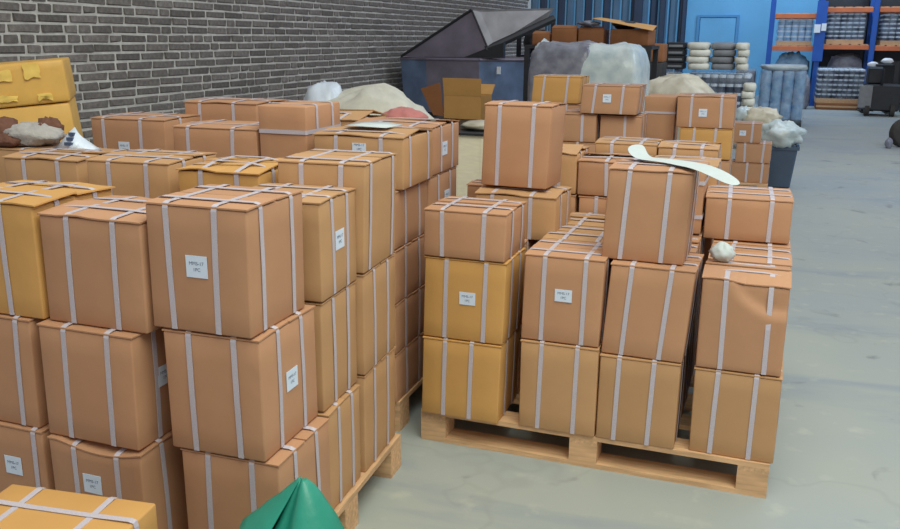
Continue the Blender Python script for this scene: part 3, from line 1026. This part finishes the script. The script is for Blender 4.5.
# ------------------------------------------------------------------ steel skip with a second hopper tipped into it
sk = empty('steel_skip', (-4.03, 11.7, 0), 0, 'slate blue steel skip with angled corners against the brick wall', 'skip')
rim = [(-.90, .55), (-.92, -.26), (-.50, -.35), (.28, -.35), (.86, .0), (.86, .55)]
low = [(-.87, .52), (-.88, -.23), (-.49, -.31), (.27, -.31), (.82, .02), (.82, .52)]
zt, zb = 1.19, .46
names = ['steel_blue', 'steel_blue', 'steel_plum', 'steel_blue', 'steel_blue', 'steel_blue']
for i in range(6):
    a, b = rim[i], rim[(i + 1) % 6]
    c_, d_ = low[(i + 1) % 6], low[i]
    k = .985
    MB().hexa([(d_[0], d_[1], zb), (c_[0], c_[1], zb), (c_[0] * k, c_[1] * k + .003, zb), (d_[0] * k, d_[1] * k + .003, zb)],
              [(a[0], a[1], zt), (b[0], b[1], zt), (b[0] * k, b[1] * k + .003, zt), (a[0] * k, a[1] * k + .003, zt)]).build('side_plate', names[i], sk)
    MB().tube([(a[0], a[1], zt), (b[0], b[1], zt)], .022, 8).build('rim_tube', 'steel_plum', sk)
MB().add([(p[0], p[1], zb) for p in low] + [(p[0], p[1], zb + .01) for p in low], [(0, 1, 2, 3, 4, 5), (11, 10, 9, 8, 7, 6)] + [(i, (i + 1) % 6, 6 + (i + 1) % 6, 6 + i) for i in range(6)]).build('floor_plate', 'dark', sk)
for x0 in (-.7, .52):
    MB().box((x0, -.2, 0), (x0 + .14, .48, zb - .002)).build('skid', 'dark', sk, bevel=.01)
MB().box((.50, -.245, 1.0), (.55, -.22, 1.1)).build('hang_tag', 'whitepaint', sk)

hpr = empty('tipped_hopper', (-4.03, 11.75, 1.22), 0, 'dark steel hopper tipped at an angle above the blue skip', 'hopper')
P0, P1, P2, P3 = (-.86, -.38, .0), (.16, -.38, .62), (.40, -.38, .12), (.06, -.38, .0)
Q = lambda p, y=.5: (p[0], y, p[2])
MB().hexa([P0, P3, (P3[0], -.36, P3[2]), (P0[0], -.36, P0[2])], [P1, P2, (P2[0], -.36, P2[2]), (P1[0], -.36, P1[2])]).build('side_plate', 'steel_plum', hpr)
MB().hexa([P1, P2, (P2[0], P2[1] + .02, P2[2]), (P1[0], P1[1] + .02, P1[2])], [(1.12, .30, .66), (.98, .30, .44), (.98, .32, .44), (1.12, .32, .66)]).build('end_plate', 'steel_grey', hpr)
MB().hexa([P0, P1, (P1[0], .40, P1[2]), (P0[0], .40, P0[2])], [(P0[0], P0[1], P0[2] + .015), (P1[0], P1[1], P1[2] + .015), (P1[0], .40, P1[2] + .015), (P0[0], .40, P0[2] + .015)]).build('back_plate', 'steel_plum', hpr)
MB().tube([(-.88, -.39, .0), (.16, -.39, .625)], .018, 8).build('edge_tube', 'dark', hpr)
MB().tube([(.16, -.39, .625), (.40, -.39, .12)], .012, 8).build('edge_tube', 'dark', hpr)
MB().hexa([(.06, -.40, .0), (.62, -.40, .0), (.62, -.30, .0), (.06, -.30, .0)], [(.40, -.40, .13), (.62, -.40, .20), (.62, -.30, .20), (.40, -.30, .13)]).build('gusset', 'dark', hpr)
MB().tube([(.36, -.37, .10), (1.15, .22, .52)], .05, 8).build('lip', 'dark', hpr)

# dark steel stillage right of the skip
st = empty('steel_stillage', (-3.50, 13.3, 0), 0, 'dark steel stillage frame beside the skip, left of the wrapped bale', 'frame')
for x0, y0 in ((-.16, -.3), (.22, -.3), (-.16, .3), (.22, .3)):
    MB().box((x0 - .03, y0 - .03, 0), (x0 + .03, y0 + .03, 1.72)).build('post', 'dark', st)
for zz in (.7, .85, 1.0, 1.15, 1.6):
    MB().box((-.19, -.34, zz), (.25, -.31, zz + .045)).build('rail', 'sack_grey', st)
MB().box((-.19, -.31, 1.2), (.25, .31, 1.23)).build('shelf', 'dark', st)
blob('cover', 'dark', (.02, 0, 1.24), (.36, .5, .42), 51, .2, 2, parent=st, n=24)

# ------------------------------------------------------------------ wrapped bale and old cartons behind it
ba = empty('wrapped_bale', (-1.76, 8.75, 0), 0, 'long bale wrapped in cloudy plastic film behind the far pallet', 'bale')
pl_ = MB().box((-.52, -.4, 0), (.52, .4, .12)).build('base_board', 'woody', ba)
blob('grey_roll', 'film_dark', (-.18, 0, .12), (.70, .82, 1.32), 61, .04, 2.2, parent=ba, n=56, power=6, fold=.04)
blob('pale_roll', 'film', (.25, 0, .12), (.70, .82, 1.31), 62, .04, 2.2, parent=ba, n=56, power=6, fold=.04)
blob('film_tuft', 'film', (-.43, -.04, .12), (.18, .6, 1.33), 63, .05, 2.2, parent=ba, n=40, power=3.5, fold=.05)

GO = 'old cartons piled behind the wrapped bale'
ob = empty('steel_cage', (-2.1, 10.85, 0), 0, 'dark steel cage pallet carrying the old open cartons', 'cage')
for x0 in (-.75, -.02, .72):
    for y0 in (-.34, .34):
        MB().box((x0 - .03, y0 - .03, 0), (x0 + .03, y0 + .03, 1.36)).build('post', 'dark', ob)
MB().box((-.78, -.37, 1.36), (.76, .37, 1.40)).build('shelf', 'dark', ob)
for k in range(5):
    MB().box((-.75, -.36, .2 + k * .25), (.72, -.345, .23 + k * .25)).build('rail', 'dark', ob)


def oldcarton(x, y, z, w, d, h, label, m='oldbox', rot=0):
    root = empty('old_carton', (x, y, z), R(rot), label, 'carton', GO)
    link('body', rounded_box(w, d, h, .006, .004, 3, None, int(x * 100)), m, root)
    MB().hexa([(-w / 2, -d / 2, h + .001), (w / 2, -d / 2, h + .001), (w / 2, -d / 2 + .004, h + .006), (-w / 2, -d / 2 + .004, h + .006)],
              [(-w / 2 + .01, -d / 2 + .09, h + .035), (w / 2 - .01, -d / 2 + .09, h + .03), (w / 2 - .01, -d / 2 + .094, h + .034), (-w / 2 + .01, -d / 2 + .094, h + .039)]).build('flap', m, root)
    return root


oldcarton(-2.71, 10.80, 1.402, .22, .36, .13, 'small orange-brown old carton at the left end of the cage pallet')
oldcarton(-2.42, 10.80, 1.402, .31, .38, .20, 'brown old carton second from the left on the cage pallet')
oldcarton(-2.09, 10.80, 1.402, .31, .38, .185, 'brown old carton under torn film on the cage pallet')
blob('torn_film', 'film_dark', (-2.14, 10.72, 1.63), (.26, .30, .06), 71, .3, 2.2, label='torn grey film draped over an old carton on the cage pallet', cat='film', n=28)
bo = empty('flapped_carton', (-1.62, 10.85, 1.402), R(-4), 'wide open carton with a broad yellow-brown flap at the right of the cage pallet', 'carton', GO)
link('body', rounded_box(.46, .44, .19, .006, .004, 3, None, 77), 'oldbox', bo)
flap_quad((-.44, -.30, .31), (.30, -.34, .17), (.26, .10, .23), (-.46, .16, .33), 'y', bo)
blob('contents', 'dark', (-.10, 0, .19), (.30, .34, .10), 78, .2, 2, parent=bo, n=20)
tr_ = empty('scrap_bin', (-1.62, 12.4, 0), 0, 'dark scrap container with brown cardboard behind the beige sheet', 'container')
link('body', rounded_box(.46, .5, 1.17, .02, .0, 2, None, 79), 'dark', tr_)
link('cardboard', rounded_box(.44, .46, .24, .01, .01, 2, None, 80), 'oldbox', tr_, loc=(0, 0, 1.173))


# ------------------------------------------------------------------ sacks on pallets, mid distance
GA = 'filled sacks stacked in columns in the middle distance'
sack_me = {}


def sack_mesh(seed):
    o = blob('tmp', 'sack', (0, 0, 0), (.34, .50, .098), seed, .05, 2, n=20, power=5)
    me = o.data
    bpy.data.objects.remove(o)
    return me


SK = [sack_mesh(s) for s in (1, 2, 3)]
SKG = []
for me in SK:
    q = me.copy()
    q.materials.clear()
    q.materials.append(M['sack_grey'])
    SKG.append(q)


def crate_block(name, x, y, w, d, h, label, m, cols=5, rows=6):
    """wrapped load: pallet board, rows of tin lids and a clear wrap"""
    root = empty(name, (x, y, 0), 0, label, 'wrapped load')
    return tin_load(root, w, d, h, cols, rows, m)


def tin_load(root, w, d, h, cols, rows, m='tin', z0=.0, wrap=True):
    MB().box((-w / 2, -d / 2, z0), (w / 2, d / 2, z0 + .10)).build('pallet_base', 'woody', root)
    r = w / cols / 2 * .94
    hh = (h - .10) / rows
    body, lids = MB(), MB()
    dep = max(2, int(d / (w / cols)))
    for i in range(cols):
        for j in range(dep):
            for k in range(rows):
                if 0 < i < cols - 1 and 0 < j < dep - 1 and k < rows - 1:
                    continue
                cx_ = -w / 2 + (i + .5) * w / cols
                cy_ = -d / 2 + (j + .5) * d / dep
                zz = z0 + .10 + k * hh
                body.lathe([(r, 0), (r, hh * .62)], 12, 'Z', (cx_, cy_, zz))
                lids.lathe([(r * .96, hh * .62), (r * 1.02, hh * .66), (r * 1.02, hh * .94), (r * .8, hh * .985)], 12, 'Z', (cx_, cy_, zz))
    tag(body.build('tins', m, root, smooth=False), kind='stuff')
    tag(lids.build('tin_lids', 'tinlid', root, smooth=False), kind='stuff')
    if wrap:
        o = blob('film_wrap', 'clear', (0, 0, z0 + .08), (w * 1.09, d * 1.09, h * 1.04 - .08), int(abs(root.location.x) * 37) + 5, .03, 2.6, parent=root, n=36, power=9, fold=.05)
    return root


crate_block('wrapped_load', -1.77, 13.6, .95, .8, .98, 'wrapped load of dark tins under the beige sheet, left of the sack columns', 'tin', 8, 7)
crate_block('wrapped_load', -.72, 13.7, .90, .8, .98, 'wrapped load of dark tins under the sack columns, right one', 'tin', 8, 7)
CN = ['pale', 'grey', 'right-hand pale']
LV = ('lowest', 'second', 'third', 'top')
for ci, (x_, y_, mset, sx) in enumerate(((-1.03, 13.6, SK, .92), (-.69, 13.7, SKG, .98), (-.42, 13.6, SK, .52))):
    for k in range(4):
        o = link('sack', mset[(k + ci) % 3], None, None, loc=(x_ + .008 * (-1) ** k, y_ - .1, 1.045 + k * .097), rot=(0, 0, R(2 * (-1) ** k)))
        o.scale = (sx, 1, 1)
        tag(o, f'filled sack, {LV[k]} layer of the {CN[ci]} column on the wrapped tins', 'sack', GA)
for k in range(4):
    o = MB().box((-.135, -.2, 0), (.135, .2, .094)).build('plastic_crate', 'dark', None, bevel=.01, loc=(-1.36, 13.55, 1.045 + k * .097))
    MB().box((-.10, -.206, .03), (.10, -.201, .06)).build('handle_slot', 'sack_grey', o)
    tag(o, f'dark plastic crate, {LV[k]} of the stack left of the sacks', 'crate', 'dark crates left of the sacks')
ORD = ('first', 'second', 'third', 'fourth', 'fifth', 'sixth', 'seventh', 'eighth', 'ninth')
for k in range(9):
    o = link('sack', SK[k % 3], None, None, loc=(-.27 + .006 * (-1) ** k, 12.75, .0 + k * .100), rot=(0, 0, R(2 * (-1) ** k)))
    o.scale = (.5, .9, 1.0)
    tag(o, f'pale sack, {ORD[k]} from the floor in the narrow column before the blue drums', 'sack', 'tall narrow column of pale sacks')
bs = blob('plastic_sheet', 'film_beige', (-1.02, 10.2, 0), (1.0, .6, 1.07), 91, .10, 1.7, label='crumpled beige plastic sheet heaped behind the narrow upright carton', cat='sheet', n=48, power=2.6, fold=.08)

# ------------------------------------------------------------------ grey bin with plastic bag
bn = empty('waste_bin', (.16, 9.5, 0), 0, 'dark grey plastic bin beside the three stacked cartons', 'bin')
pf = MB()
w0, w1 = .125, .165
pf.hexa([(-w0, -w0, 0), (w0, -w0, 0), (w0, w0, 0), (-w0, w0, 0)], [(-w1, -w1, .42), (w1, -w1, .42), (w1, w1, .42), (-w1, w1, .42)])
pf.build('body', 'bin', bn, bevel=.015)
for a, b in (((-.18, -.18, .40), (.18, -.155, .435)), ((-.18, .155, .40), (.18, .18, .435)), ((-.18, -.155, .40), (-.155, .155, .435)), ((.155, -.155, .40), (.18, .155, .435))):
    MB().box(a, b).build('rim', 'bin', bn)
bg_ = empty('plastic_bag', (.10, 9.46, .42), 0, 'clear plastic bag bulging out of the dark grey bin', 'bag')
blob('bag_bulge', 'film', (.05, -.02, 0), (.42, .40, .27), 101, .25, 2.2, parent=bg_, n=36, fold=.3)
blob('bag_neck', 'film_beige', (-.16, .08, .16), (.42, .30, .22), 102, .3, 2.2, parent=bg_, n=30, fold=.3)
blob('bag_tail', 'film', (-.34, .10, .22), (.20, .2, .16), 103, .3, 2.2, parent=bg_, n=24, fold=.3)


# ------------------------------------------------------------------ blue wrapped loads before the rack
def wrapped_columns(x, y, w, d, h, label, m, top=True):
    root = empty('wrapped_drums', (x, y, 0), 0, label, 'wrapped load')
    MB().box((-w / 2, -d / 2, 0), (w / 2, d / 2, .11)).build('pallet_base', 'dark', root)
    n = 4
    for i in range(n):
        r = w / n / 2
        MB().lathe([(r * .96, .11), (r, .14), (r, .38), (r * .94, .40), (r, .42), (r, h - .04), (r * .9, h)], 14, 'Z', (-w / 2 + r * (2 * i + 1), -d / 2 + r, 0)).build('drum_column', m, root, smooth=True)
    MB().box((-w / 2 + .02, -d / 2 + w / n, .11), (w / 2 - .02, d / 2, h - .01)).build('load_core', m, root, bevel=.02)
    blob('film_wrap', 'clear', (0, 0, .06), (w * 1.08, d * 1.1, h * 1.02 - .04), int(w * 97), .02, 2.6, parent=root, n=36, power=10, fold=.04)
    if top:
        blob('top_sheet', 'film', (0, 0, h + .01), (w * 1.04, d, .09), 5, .15, 2, parent=root, n=28, power=4)
    return root


wrapped_columns(.20, 16.6, .74, .8, .95, 'wrapped load of blue drums standing before the left end of the rack', 'film_blue')
wrapped_columns(-.43, 16.9, .34, .7, .93, 'narrow wrapped load of grey drums left of the blue drums', 'film_dark', False)

# ------------------------------------------------------------------ pallet rack
rk = empty('pallet_rack', (0, 21.5, 0), 0, 'blue and orange pallet rack along the far wall', 'rack')
for x0 in (-.10, .93, 2.03, 3.2):
    for y0 in (0, .9):
        MB().box((x0 - .055, y0 - .04, 0), (x0 + .055, y0 + .04, 3.2)).build('upright', 'rack_blue', rk, bevel=.006)
    for k in range(6):
        z0 = .2 + k * .5
        MB().tube([(x0, .04, z0), (x0, .86, z0 + .4)], .022, 6).build('brace', 'rack_blue', rk)
    MB().box((x0 - .09, -.07, 0), (x0 + .09, .07, .012)).build('foot_plate', 'rack_blue', rk)
for (xa, xb, zz) in ((-.04, .87, 1.22), (-.04, .87, 1.93), (.99, 1.97, 1.26), (.99, 1.97, 2.06), (2.09, 3.14, 1.24), (2.09, 3.14, 2.06)):
    for y0 in (0, .9):
        MB().box((xa, y0 - .025, zz), (xb, y0 + .025, zz + .10)).build('beam', 'rack_orange', rk, bevel=.005)
    for q in range(5):
        xs = xa + (xb - xa) * (q + .1) / 5
        MB().box((xs, .03, zz + .102), (xs + (xb - xa) * .16, .87, zz + .118)).build('shelf_board', 'woody', rk)
MB().box((.82, -.09, 1.0), (1.04, -.065, 2.3)).build('guard_plate', 'rack_blue', rk)
MB().box((.80, -.12, 1.62), (.93, -.095, 1.80)).build('rack_sign', 'whitepaint', rk)
MB().box((.95, -.12, 1.66), (1.05, -.095, 1.82)).build('rack_sign', 'whitepaint', rk)


def shelf_load(x, z, w, h, label, cols, rows, m='tin'):
    root = empty('wrapped_load', (x, 21.95, z), 0, label, 'wrapped load')
    tin_load(root, w, .8, h, cols, rows, m)


shelf_load(1.47, 1.38, .76, .66, 'wrapped load of tins on the middle bay shelf of the rack', 6, 6)
shelf_load(2.62, 1.36, .86, .66, 'wrapped load of tins on the right bay shelf of the rack', 6, 6)
shelf_load(.41, 1.342, .74, .56, 'blue wrapped load on the left bay shelf of the rack', 5, 4, 'film_blue')
root = empty('wrapped_load', (1.42, 20.9, .14), 0, 'wrapped load of dark tins on a wooden crate at the foot of the middle bay', 'wrapped load')
tin_load(root, .92, .7, .72, 9, 6)
cb = empty('wooden_box', (1.38, 20.9, 0), 0, 'low brown wooden box on the floor under the wrapped tins', 'box')
MB().box((-.40, -.40, 0), (.42, .38, .135)).build('box_body', 'oldbox', cb, bevel=.008)
MB().box((-.40, -.41, .05), (.42, -.401, .09)).build('box_slat', 'woody', cb)
blob('film_bundle', 'film_blue', (.42, 21.95, 0), (.74, .6, 1.16), 111, .14, 2.0, label='crumpled blue film bundle at the foot of the left bay', cat='film', n=36, power=3.2, fold=.2)
blob('film_bundle', 'film_dark', (1.55, 21.95, 0), (.75, .6, 1.14), 112, .14, 2.0, label='dark film bundle under the middle shelf of the rack', cat='film', n=36, power=3.2, fold=.2)
blob('film_bundle', 'film_dark', (.66, 20.55, 0), (.34, .4, .72), 113, .16, 2.0, label='small grey film bundle left of the wrapped tins on the floor', cat='film', n=30, power=2.6, fold=.25)

for x_, nm_ in ((1.47, 'middle'), (2.65, 'right'), (3.88, 'outer right')):  # made-up dark loads, a backing that stands for the shade behind the rack
    cv = empty('dark_backing', (x_, 23.2, 0), 0, f'tall dark load added for the shade behind the {nm_} bay of the rack', 'load')
    blob('shade_sheet', 'dark', (0, 0, .1), (1.12, .9, 2.6), int(x_ * 10), .03, 2, parent=cv, n=32, power=7)
    MB().box((-.5, -.4, 0), (.5, .4, .1)).build('pallet_base', 'woody', cv)

# ------------------------------------------------------------------ pallet stacker truck at the right
tk = empty('stacker_truck', (2.02, 19.4, 0), R(0), 'dark pallet stacker truck parked before the right bay of the rack', 'truck')
MB().box((-.22, -.25, .10), (.42, .35, .62)).build('chassis', 'dark', tk, bevel=.03)
MB().box((-.20, -.10, .62), (.10, .30, .95)).build('battery_box', 'dark', tk, bevel=.03)
for x0 in (-.02, .36):
    MB().box((x0 - .04, .32, .05), (x0 + .04, .40, 1.05)).build('mast_rail', 'dark', tk)
MB().box((-.02, .33, .98), (.36, .39, 1.05)).build('mast_cross', 'dark', tk)
for x0 in (-.16, .30):
    MB().lathe([(.06, -.05), (.12, -.04), (.12, .04), (.06, .05)], 18, 'X', (x0, -.22, .12)).build('wheel', 'rubber', tk, smooth=False)
    MB().box((x0 - .05, .40, .04), (x0 + .07, 1.3, .09)).build('fork', 'dark', tk)
MB().tube([(.05, -.22, .62), (.03, -.40, .92), (.03, -.42, 1.0)], .025, 8).build('tiller', 'dark', tk)
MB().tube([(-.12, -.42, 1.0), (.18, -.42, 1.0)], .022, 8).build('handle', 'dark', tk)
MB().box((-.34, -.30, .16), (-.10, -.27, .60)).build('grey_panel', 'sack_grey', tk, bevel=.01)
blob('cap', 'whitepaint', (-.15, -.2, .96), (.20, .2, .10), 121, .2, 2, parent=tk, n=18)
blob('cap', 'whitepaint', (.10, -.2, 1.03), (.22, .2, .10), 122, .2, 2, parent=tk, n=18)
bk = empty('brown_crate', (2.90, 20.3, 0), 0, 'dark crate with a brown top at the right edge of the picture', 'crate')
MB().box((-.28, -.3, 0), (.3, .3, .62)).build('crate_body', 'dark', bk, bevel=.01)
MB().box((-.30, -.32, .625), (.32, .32, .72)).build('crate_top', 'oldbox', bk, bevel=.01)

# ------------------------------------------------------------------ loose wheel on the floor
wh = empty('loose_wheel', (1.86, 13.75, .20), R(25), 'grey wheel standing on the floor at the right edge of the picture', 'wheel')
MB().lathe([(.10, -.07), (.17, -.075), (.20, -.05), (.20, .05), (.17, .075), (.10, .07)], 28, 'Y').build('tyre', 'rubber', wh, smooth=True)
MB().lathe([(.02, -.06), (.105, -.055), (.115, -.03), (.115, .05)], 24, 'Y').build('rim', 'rim', wh, smooth=False)
MB().lathe([(.01, -.085), (.035, -.08), (.04, -.05)], 16, 'Y').build('hub', 'dark', wh, smooth=False)
dz_ = blob('rag', 'film_dark', (1.65, 13.52, 0), (.10, .12, .15), 131, .25, 2, label='dark rag leaning beside the loose wheel', cat='rag', n=20)
